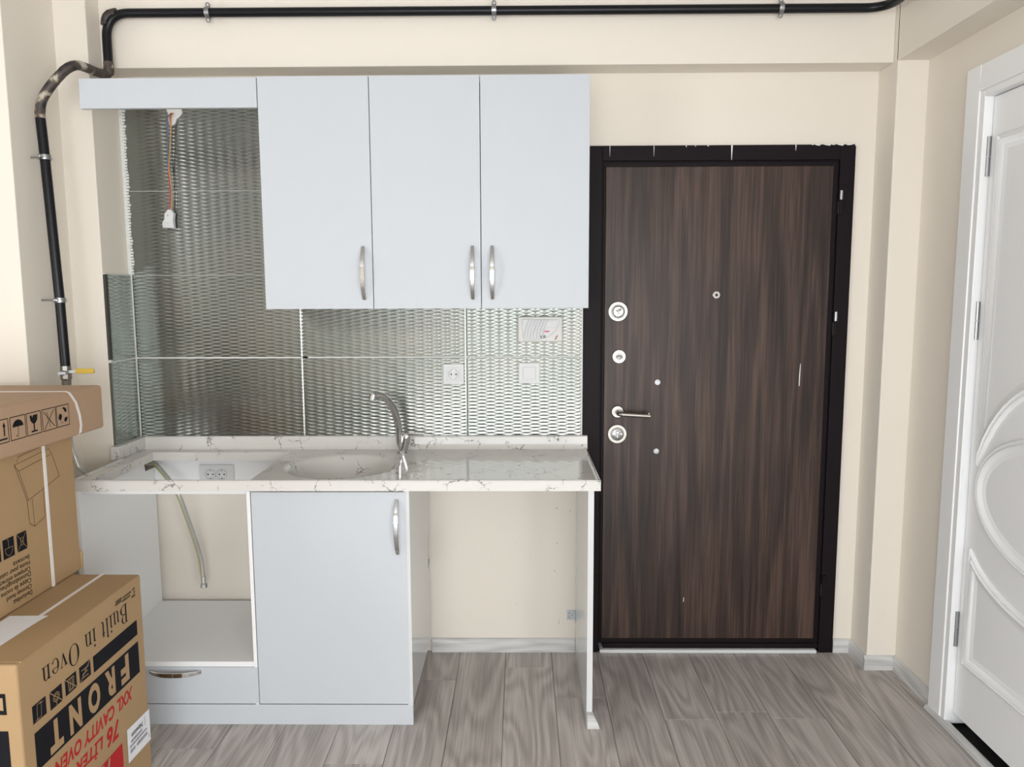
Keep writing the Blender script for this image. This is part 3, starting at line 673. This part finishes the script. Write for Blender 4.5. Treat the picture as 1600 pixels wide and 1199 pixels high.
# ------------------------------------------------------------------ gas pipe
PR, YP, ZP = .0157, -.150, 2.440
gp = empty('gas_pipe', (-.1, YP, ZP), 'black gas pipe along the beam and down the left pier', 'pipe')
run = arc_path([(-1.468, YP, 2.262), (-1.468, YP, ZP), (1.285, YP, ZP-.003), (1.285, -2.6, ZP-.003)], [0, .085, .085, 0], 12)
MB().tube(run, PR, 18).build('upper_run', PIPEBLACK, gp, auto=50)
# rough welded joint and scorched bends
def scorch(path, r, name='scorched_bend'):
    rr = [r*(1+.035*random.uniform(-1, 1)) for _ in path]; return MB().tube(path, rr, 18).build(name, SCORCH, gp, auto=60)
scorch([q for q in arc_path([(-1.468, YP, 2.36), (-1.468, YP, ZP), (-1.35, YP, ZP)], .085, 16)][1:-1], PR+.0012)
scorch([(-1.468, YP, 2.275), (-1.468, YP, 2.262), (-1.468, YP, 2.25), (-1.469, YP, 2.24), (-1.470, YP, 2.232)], PR+.0012)
bend = smooth_path([(-1.4695, YP, 2.245), (-1.4735, -.158, 2.229), (-1.483, -.195, 2.226), (-1.482, -.27, 2.221), (-1.480, -.335, 2.211), (-1.497, -.362, 2.192), (-1.522, -.372, 2.163), (-1.547, -.380, 2.130), (-1.574, -.380, 2.093), (-1.584, -.380, 2.060), (-1.586, -.380, 2.03)], 5)
scorch(bend, PR)
MB().tube([(-1.586, -.380, 2.035), (-1.582, -.380, 1.95), (-1.565, -.380, 1.43), (-1.562, -.380, 1.208)], PR, 18).build('drop_pipe', PIPEBLACK, gp, auto=50)
def clamp(c, along, screwdir, slen):
    c = Vector(c); a = Vector(along); s = Vector(screwdir); o3 = a.cross(s)
    ring = MB()
    ring.lathe([(PR+.0006, -.008), (PR+.0034, -.008), (PR+.0038, -.004), (PR+.0038, .004), (PR+.0034, .008), (PR+.0006, .008)], c, a, 24)
    o = ring.build('pipe_clamp', STEEL, gp, auto=35)
    for k in (-1, 1):
        e = c + o3*k*(PR+.010)
        ear = MB(); ear.lathe([(.0075, -.004), (.0085, -.002), (.0085, .002), (.0075, .004)], e, s, 12); ear.build('clamp_ear', STEEL, o, auto=35)
        MB().lathe([(.0045, 0), (.0045, .004), (.003, .005), (0, .005)], e - s*.004, -s, 10).build('screw', CHROME, o, auto=35)
    MB().tube([c+s*(PR+.002), c+s*slen], .0032, 10).build('hanger_bolt', STEEL, o, auto=40)
for x in (-1.103, -.092, .913): clamp((x, YP, ZP), (1, 0, 0), (0, 1, 0), .037)
for z, x in ((1.905, -1.5805), (1.433, -1.5652)): clamp((x, -.380, z), (0, 0, 1), (-1, 0, 0), abs(XC2-x)-.0005)
va = MB().lathe([(.0175, 0), (.0175, .016), (.0160, .018), (.0185, .022), (.0185, .044), (.0160, .048), (.0155, .050), (.0155, .066), (.012, .068)], (-1.562, -.380, 1.209), (0, 0, -1), 8).build('valve', NICKEL, gp, auto=25)
MB().lathe([(.009, 0), (.009, .014), (.006, .016), (.006, .022), (0, .022)], (-1.562, -.396, 1.186), (0, -1, .0), 10).build('valve_stem', STEEL, va)
MB().sweep_rect([(-1.562, -.417, 1.187), (-1.540, -.418, 1.187), (-1.525, -.423, 1.193), (-1.490, -.424, 1.194)], (0, 0, 1), .010, .003).build('lever_arm', STEEL, va, bevel=.0005)
gr = MB().prism(rrect(-1.502, -1.438, 1.187, 1.204, .0075), 1, -.429, -.421).build('lever_grip', YELLOW, va, bevel=.002)

# gas hose
# scuffs on the wall under the counter
for (x, z, w_, h_) in ((.135, .596, .010, .003), (.192, .585, .006, .003), (.140, .452, .004, .004), (.132, .335, .0025, .008), (.150, .115, .002, .020), (-.02, .20, .003, .003), (.205, .66, .003, .003)):
    MB().prism([(x, z), (x+w_, z+.001), (x+w_*.8, z+h_), (x+w_*.2, z+h_*.9)], 1, -.0006, .0002).build('scuff', GREYINK, wall_back)

ho = empty('gas_hose', (-1.56, -.37, .84), 'grey gas hose with yellow stripe led through the hob cutout', 'hose')
hpath = smooth_path([(-1.562, -.380, 1.1395), (-1.566, -.375, 1.06), (-1.576, -.360, .937), (-1.564, -.36, .885), (-1.547, -.355, .839), (-1.512, -.31, .800), (-1.4935, -.22, .788), (-1.491, -.12, .790), (-1.474, -.062, .7975), (-1.436, -.066, .800), (-1.369, -.12, .770), (-1.328, -.15, .737), (-1.299, -.15, .683), (-1.273, -.12, .543), (-1.255, -.10, .433), (-1.2475, -.10, .345)], 9)
MB().tube(hpath, .0085, 14).build('tube', HOSEMAT, ho, auto=60)
MB().tube([q+Vector((-.0058, -.0052, 0)) for q in hpath[2:-2]], .0026, 8).build('stripe', HOSEYEL, ho, auto=60)
MB().lathe([(.0095, 0), (.0095, .022), (.0075, .023), (.0075, .026), (.0135, .028), (.0135, .042), (.009, .045), (.006, .045), (0, .040)], (-1.2475, -.10, .352), (.02, 0, -1), 8).build('nut', CHROME, ho, auto=25)

# ------------------------------------------------------------------ cartons
FONT_CACHE = {}
def text_poly(txt, bold=0., shear=0.):
    """glyph outlines of the built-in font as (verts2d, faces), bounding box normalised to the cap box"""
    cu = bpy.data.curves.new('tmp_text', 'FONT'); cu.body = txt; cu.size = 1; cu.offset = bold; cu.resolution_u = 4; cu.shear = shear; cu.space_character = 1.0+1.6*bold
    ob = bpy.data.objects.new('tmp_text', cu); col.objects.link(ob)
    dg = bpy.context.evaluated_depsgraph_get(); dg.update()
    me = bpy.data.meshes.new_from_object(ob.evaluated_get(dg))
    v = [(q.co.x, q.co.y) for q in me.vertices]; f = [tuple(p.vertices) for p in me.polygons]
    bpy.data.objects.remove(ob); bpy.data.curves.remove(cu); bpy.data.meshes.remove(me)
    return v, f
class Face:
    """a flat face of a carton: maps print coordinates (u right, v up as read) to 3D"""
    def __init__(s, o, du, dv, n): s.o = Vector(o); s.du = Vector(du); s.dv = Vector(dv); s.n = Vector(n)
    def P(s, u, v, h=.0005): return s.o + s.du*u + s.dv*v + s.n*h
    def poly(s, pts, name, m, parent, h=.0005, mb=None):
        b = mb or MB(); b.add([s.P(u, v, h) for (u, v) in pts], [tuple(range(len(pts)))])
        return b if mb else b.build(name, m, parent)
    def text(s, txt, u0, v0, w, hgt, name, m, parent, bold=0., shear=0., h=.0005):
        v, f = text_poly(txt, bold, shear)
        if not v: return
        xs = [q[0] for q in v]; ys = [q[1] for q in v]; x0, x1 = min(xs), max(xs); cap = .70 if hgt > 0 else 1
        ymin = min(ys); sy = abs(hgt)/(max(ys) - max(ymin, -.02)) if hgt > 0 else 1
        sx = w/(x1-x0)
        return MB().add([s.P(u0+(q[0]-x0)*sx, v0+q[1]*sy, h) for q in v], f).build(name, m, parent)
    def line(s, pts, wd, mb, h=.0005):
        for a, c in zip(pts[:-1], pts[1:]):
            a, c = Vector(a), Vector(c); d = (c-a)
            if d.length < 1e-6: continue
            d.normalize(); n = Vector((-d.y, d.x))*wd/2; e = d*wd*.4
            mb.add([s.P(*(a-e+n), h), s.P(*(a-e-n), h), s.P(*(c+e-n), h), s.P(*(c+e+n), h)], [(0, 1, 2, 3)])

# --- serif lettering drawn stroke by stroke, as polygons in a cap-height-1 box
def arcpoly(cx, cy, rx, ry, a0, a1, w0, w1, n=14):
    """crescent stroke: w0 = width at the ends, w1 = width in the middle, thickened inwards horizontally"""
    o = []; i_ = []
    for k in range(n+1):
        t = k/n; a = math.radians(a0+(a1-a0)*t); w = w0+(w1-w0)*abs(math.cos(a))**1.5
        o.append((cx+rx*math.cos(a), cy+ry*math.sin(a))); i_.append((cx+(rx-w)*math.cos(a), cy+(ry-w0)*math.sin(a)))
    return [[o[k], o[k+1], i_[k+1], i_[k]] for k in range(n)]
def rect(x0, y0, x1, y1): return [[(x0, y0), (x1, y0), (x1, y1), (x0, y1)]]
S, H_ = .12, .035
def g_B(): return (rect(.10, 0, .10+S, 1)+rect(0, 0, .30, H_)+rect(0, 1-H_, .30, 1)+arcpoly(.28, .755, .30, .245, -90, 90, H_, S)+arcpoly(.30, .26, .36, .26, -90, 90, H_, S+.01)+rect(.2, .495, .32, .495+H_), .72)
def g_u(): return (rect(.07, .15, .07+S*.85, .66)+rect(0, .66-H_, .12, .66)+arcpoly(.24, .20, .17, .20, 180, 300, H_, S*.85)+rect(.36, 0, .36+S*.85, .66)+rect(.28, .66-H_, .40, .66)+rect(.40, 0, .54, H_), .57)
def g_i(): return (rect(.07, 0, .07+S*.85, .66)+rect(0, 0, .25, H_)+rect(0, .66-H_, .12, .66)+arcpoly(.12, .86, .065, .065, 0, 360, .064, .064), .28)
def g_l(): return (rect(.07, 0, .07+S*.85, 1)+rect(0, 0, .25, H_)+rect(0, 1-H_, .12, 1), .28)
def g_t(): return (rect(.08, .12, .08+S*.85, .82)+rect(0, .66-H_, .27, .66)+arcpoly(.22, .14, .14, .14, 180, 310, H_, S*.8), .33)
def g_n(): return (rect(.07, 0, .07+S*.85, .66)+rect(0, 0, .25, H_)+rect(0, .66-H_, .12, .66)+arcpoly(.29, .45, .175, .21, 0, 150, H_, S*.85)+rect(.365, 0, .365+S*.85, .46)+rect(.29, 0, .54, H_), .57)
def g_O(): return (arcpoly(.38, .5, .38, .52, 0, 360, H_, S+.02, 36), .82)
def g_v(): return ([[(.03, .66), (.15, .66), (.31, .12), (.25, 0)], [(.25, 0), (.31, .12), (.45, .66), (.41, .66)]]+rect(-.02, .66-H_, .22, .66)+rect(.34, .66-H_, .52, .66), .53)
def g_e(): return (arcpoly(.25, .33, .25, .345, 20, 330, H_, S*.9, 24)+rect(.06, .40, .47, .40+H_), .54)
GL = {'B': g_B, 'u': g_u, 'i': g_i, 'l': g_l, 't': g_t, 'n': g_n, 'O': g_O, 'v': g_v, 'e': g_e}
def serif_text(face, txt, u0, v0, width, hgt, name, m, parent):
    pen = 0; polys = []
    for ch_ in txt:
        if ch_ == ' ': pen += .38; continue
        ps, adv = GL[ch_]()
        polys.append([[(x+pen, y) for (x, y) in p] for p in ps]); pen += adv+.05
    k = width/pen
    for ps in polys:
        b = MB()
        for p in ps: b.add([face.P(u0+x*k, v0+y*hgt) for (x, y) in p], [tuple(range(len(p)))])
        b.build(name, m, parent)

def carton(x0, x1, y0, y1, z0, z1, m, root, bevel):
    return B(x0, x1, y0, y1, z0, z1).build('box_body', m, root, bevel=bevel, seg=3)

# oven carton (printed upside down)
OX, OY, OZ = -1.1405, -.781, .62
oc = empty('oven_carton', (OX-.33, OY-.28, 0), 'large brown oven carton with upside-down black and red print', 'carton')
carton(OX-.66, OX, OY-.566, OY, 0.0005, OZ, CARD, oc, .006)
fo = Face((OX, OY, 0), (0, -1, 0), (0, 0, -1), (1, 0, 0))     # reads upside down
serif_text(fo, 'Built in Oven', .085, -.567, .40, .055, 'title_letter', INK, oc)
fo.poly([(.038, -.494), (.271, -.494), (.271, -.449), (.038, -.449)], 'print_bar', INK, oc)
ics = [(.284, .335), (.348, .397), (.410, .459), (.474, .525)]
def in_icon(face, u0, u1, v0, v1, lines, parent, wd=.0022):
    pan = face.poly([(u0, v0), (u1, v0), (u1, v1), (u0, v1)], 'print_icon', INK, parent); b = MB(); face_h = .0009
    for L_ in lines: face.line([(u0+(u1-u0)*x, v0+(v1-v0)*y) for (x, y) in L_], wd, b, face_h)
    b.build('icon_lines', CARD, pan)
circ8 = lambda cx, cy, r: [(cx+r*math.cos(k*math.pi/5), cy+r*math.sin(k*math.pi/5)) for k in range(11)]
in_icon(fo, *ics[0], -.495, -.452, [[(0, .0), (1, 1)], [(.3, .55), (.7, .55), (.75, .8), (.25, .8)], [(.2, .3), (.8, .3)], [(.5, .3), (.5, .6)]], oc)
in_icon(fo, *ics[1], -.495, -.452, [[(0, 1), (1, 0)], [(.25, .15), (.75, .15), (.7, .85), (.3, .85), (.25, .15)], [(.4, .2), (.4, .8)], [(.58, .2), (.58, .8)]], oc)
in_icon(fo, *ics[2], -.495, -.450, [[(0, 1), (1, 0)], circ8(.5, .5, .25), circ8(.5, .5, .15), [(.5, .75), (.5, .95)]], oc)
in_icon(fo, *ics[3], -.497, -.453, [[(.35, .1), (.65, .1), (.7, .9), (.4, .9), (.35, .1)], [(.2, .15), (.45, .15)], [(.6, .92), (.8, .92)]], oc, .0013)
fb = fo.poly([(.038, -.428), (.524, -.430), (.524, -.336), (.038, -.332)], 'print_panel', INK, oc)
for (ch_, a, c) in (('F', .097, .142), ('R', .173, .222), ('O', .250, .306), ('N', .337, .390), ('T', .418, .472)):
    fo.text(ch_, a, -.416, c-a, .076, 'panel_letter', CARD, fb, bold=.05, h=.0010)
fo.text('XXL CAVITY OVEN', .085, -.3125, .378, .037, 'print_line', RED, oc, bold=.032, shear=.2)
fo.text('76', .168, -.258, .064, .053, 'print_line', RED, oc, bold=.035, shear=.2)
fo.text('LİTER', .250, -.258, .126, .0455, 'print_line', RED, oc, bold=.032, shear=.2)
rb_ = fo.poly([(.158, -.180), (.268, -.180), (.300, -.145), (.268, -.110), (.158, -.110)], 'print_class', RED, oc)
fo.text('A', .222, -.174, .045, .058, 'class_letter', CARD, rb_, bold=.03, h=.0010)
lab = fo.poly([(.0005, -.193), (.131, -.201), (.133, -.100), (.0005, -.094)], 'shipping_label', PAPER, oc, .0012)
fo.text('Newton', .045, -.190+.012, .064, .016, 'label_text', INK, lab, bold=.012, h=.0018)
lt = MB()
for k, (v, a, c, wd) in enumerate(((-.158, .05, .115, .006), (-.145, .022, .122, .005), (-.132, .022, .085, .009), (-.132, .094, .122, .009))):
    u = a
    while u < c:
        w_ = .0015+.002*random.random(); fo.line([(u, v), (u, v+wd)], w_, lt, .0018); u += w_+.0016
fo.line([(.030, -.185), (.030, -.158)], .002, lt, .0018); fo.line([(.012, -.12), (.012, -.108)], .002, lt, .0018)
lt.build('label_print', GREYINK, lab)
sm = MB()
for k, (a, c, v) in enumerate(((.038, .052, .594), (.038, .046, .584), (.060, .105, .592), (.038, .058, .574), (.066, .110, .583), (.112, .146, .594), (.115, .146, .587))):
    u = a
    while u < c: fo.line([(u, -v), (u, -v+.0055)], .0016, sm); u += .0031
sm.build('small_print', INK, oc)
# print on the near face, just inside the frame
fn = Face((OX, OY-.566, 0), (-1, 0, 0), (0, 0, -1), (0, -1, 0))
fn.text('D', .030, -.550, .030, .05, 'print_line', INK, oc, bold=.03)
fn.poly([(.030, -.462), (.25, -.462), (.25, -.33), (.030, -.33)], 'print_panel', INK, oc)
# strap and torn edge of the lid
MB().prism([(OX-.1170, OY-.566), (OX-.1060, OY-.566), (OX-.1060, OY+.0003), (OX-.1170, OY+.0003)], 2, OZ-.0002, OZ+.0012).box(OX-.117, OX-.106, OY+.0001, OY+.0013, .0005, OZ+.0012).build('strap', STRAP, oc)
fl = MB().prism([(OX-.16, OY-.55), (OX+.0015, OY-.55), (OX+.0022, OY-.40), (OX+.0008, OY-.34), (OX+.003, OY-.33), (OX+.0010, OY-.30), (OX+.0012, OY-.01), (OX-.16, OY-.01)], 2, OZ-.002, OZ+.0008)
fl.build('lid_flap', CARD, oc)
# sheet of paper on the carton
ps = MB().prism([(-1.330, -1.0855), (-1.2305, -1.0830), (-1.2345, -1.105), (-1.2380, -1.17), (-1.2395, -1.252), (-1.2600, -1.31), (-1.333, -1.31)], 2, OZ+.0014, OZ+.0022).build('paper_sheet', PAPER)
tag(ps, 'white sheet of paper lying on the oven carton', 'paper')

# hood carton (also upside down)
HX, HY, HZ0, HZ1 = -1.340, -.742, OZ+.0013, 1.0325
hc = empty('hood_carton', (HX-.15, HY-.3, HZ0), 'upright brown cooker hood carton with line drawing standing on the oven carton', 'carton')
carton(HX-.32, HX, HY-.60, HY, HZ0, HZ1, CARD, hc, .004)
fh = Face((HX, HY, 0), (0, -1, 0), (0, 0, -1), (1, 0, 0))
for (t, z, w_) in (('Davlumbaz', .650, .078), ('Chimney hood', .667, .102), ('Cappa da cucina', .684, .122), ('Dunstabzugshaube', .7015, .145), ('Campana extractora', .716, .150), ('Hotte pour cuisine', .733, .138), ('Вытяжка', .750, .066)):
    fh.text(t, .2335, -z, w_, .0125, 'print_line', INK, hc, bold=.012)
in_icon(fh, .238, .279, -.819, -.769, [[(0, 0), (1, 1)], [(0, 1), (1, 0)], [(.35, .3), (.65, .3), (.6, .7), (.4, .7), (.35, .3)]], hc, .0011)
in_icon(fh, .290, .334, -.820, -.768, [[(.5, .5), (.5, .1), (.6, .05)], [(.15, .5), (.85, .5)], [(.15, .5), (.2, .7), (.35, .85), (.5, .9), (.65, .85), (.8, .7), (.85, .5)]], hc, .0011)
in_icon(fh, .343, .387, -.820, -.768, [[(.3, .3), (.7, .3), (.6, .8), (.4, .8), (.3, .3)]], hc, .0011)
dw = MB(); W_ = .0015
def zl(*pts): fh.line([(u, -z) for (u, z) in pts], W_, dw)
zl((.249, .984), (.103, 1.0), (.074, .929), (.218, .896), (.249, .984)); zl((.249, .984), (.265, 1.003), (.251, .968), (.225, .898), (.218, .896)); zl((.265, 1.003), (.115, 1.018), (.103, 1.0)); zl((.255, 1.008), (.245, 1.022), (.130, 1.032)); zl((.225, .898), (.221, .831), (.201, .818), (.203, .896)); zl((.201, .818), (.154, .831), (.152, .908))
dw.build('print_drawing', INKB, hc)
MB().box(HX-.0002, HX+.0013, HY-.145, HY-.1325, HZ0, HZ1).build('strap', STRAP, hc)
tb = MB().prism([(HX-.05, HZ0+.001), (HX+.004, HZ0+.001), (HX+.007, HZ0+.045), (HX+.002, HZ0+.058), (HX-.05, HZ0+.058)], 1, HY, HY+.003).build('torn_flap', CARD, hc)

# flat carton on top
FX, FY, FZ0, FZ1 = -1.3185, -.600, 1.0335, 1.169
fcn = empty('flat_carton', (FX-.25, FY-.4, FZ0), 'flat brown carton with upright handling symbols on top of the stack', 'carton')
carton(FX-.50, FX, FY-.80, FY, FZ0, FZ1, CARD2, fcn, .009)
ff_ = Face((FX, FY, 0), (0, 1, 0), (0, 0, 1), (1, 0, 0))
def frame_icon(u0, u1, draw):
    b = MB(); a, c = -u0, -u1; z0, z1 = 1.0755, 1.1355
    ff_.line([(a, z0), (c, z0), (c, z1), (a, z1), (a, z0)], .0022, b)
    M_ = lambda x, y: (a+(c-a)*x, z0+(z1-z0)*y); draw(b, M_)
    b.build('handling_symbol', INK, fcn)
def P_(b, M_, pts): b.add([ff_.P(*M_(x, y)) for (x, y) in pts], [tuple(range(len(pts)))])
def d_arrow(b, M_):
    for cx in (.30, .72): P_(b, M_, [(cx-.10, .68), (cx+.10, .68), (cx, .88)]); P_(b, M_, [(cx-.04, .28), (cx+.04, .28), (cx+.04, .7), (cx-.04, .7)])
    P_(b, M_, [(.12, .12), (.9, .12), (.9, .19), (.12, .19)])
def d_umb(b, M_):
    P_(b, M_, [(.5+.36*math.cos(math.radians(k*12)), .55+.30*math.sin(math.radians(k*12))) for k in range(16)])
    ff_.line([M_(.5, .55), M_(.5, .16), M_(.44, .11), M_(.38, .14), M_(.37, .2)], .0016, b)
def d_glass(b, M_):
    P_(b, M_, [(.22, .86), (.34, .90), (.40, .76), (.46, .88), (.78, .88), (.74, .64), (.60, .50), (.40, .50), (.26, .64)])
    P_(b, M_, [(.46, .18), (.54, .18), (.54, .52), (.46, .52)]); P_(b, M_, [(.28, .11), (.72, .11), (.72, .18), (.28, .18)])
def d_cross(b, M_):
    ff_.line([M_(.12, .08), M_(.86, .9)], .0022, b); ff_.line([M_(.12, .88), M_(.88, .12)], .0022, b)
    ff_.line([M_(.34, .86), M_(.42, .66), M_(.36, .5)], .0016, b); ff_.line([M_(.56, .14), M_(.50, .34), M_(.62, .4)], .0016, b)
def d_rec(b, M_):
    P_(b, M_, [(.46, .86), (.60, .90), (.78, .82), (.84, .66), (.68, .64), (.60, .78)]); P_(b, M_, [(.22, .62), (.40, .58), (.42, .44), (.28, .28), (.12, .42)]); P_(b, M_, [(.62, .36), (.84, .42), (.86, .28), (.70, .16), (.58, .22)])
    ff_.line([M_(.32, .26), M_(.36, .16), M_(.52, .16)], .001, b)
for (a, c), dfn in zip(((.506, .449), (.441, .381), (.375, .315), (.308, .248), (.243, .185)), (d_arrow, d_umb, d_glass, d_cross, d_rec)): frame_icon(a, c, dfn)
sx = FX; yb_ = FY-.165
MB().sweep_rect([(sx-.49, yb_-.008, FZ1+.0009), (sx-.011, yb_-.008, FZ1+.0009), (sx-.003, yb_-.0075, FZ1-.002), (sx+.0010, yb_-.004, FZ1-.010), (sx+.0010, yb_+.018, FZ1-.035), (sx+.0010, yb_+.033, FZ1-.075), (sx+.0010, yb_+.037, FZ1-.105), (sx+.0008, yb_+.031, FZ1-.127), (sx-.006, yb_+.026, FZ0-.0002)], (0, 1, 0), .010, .0012).build('strap', STRAP, fcn)
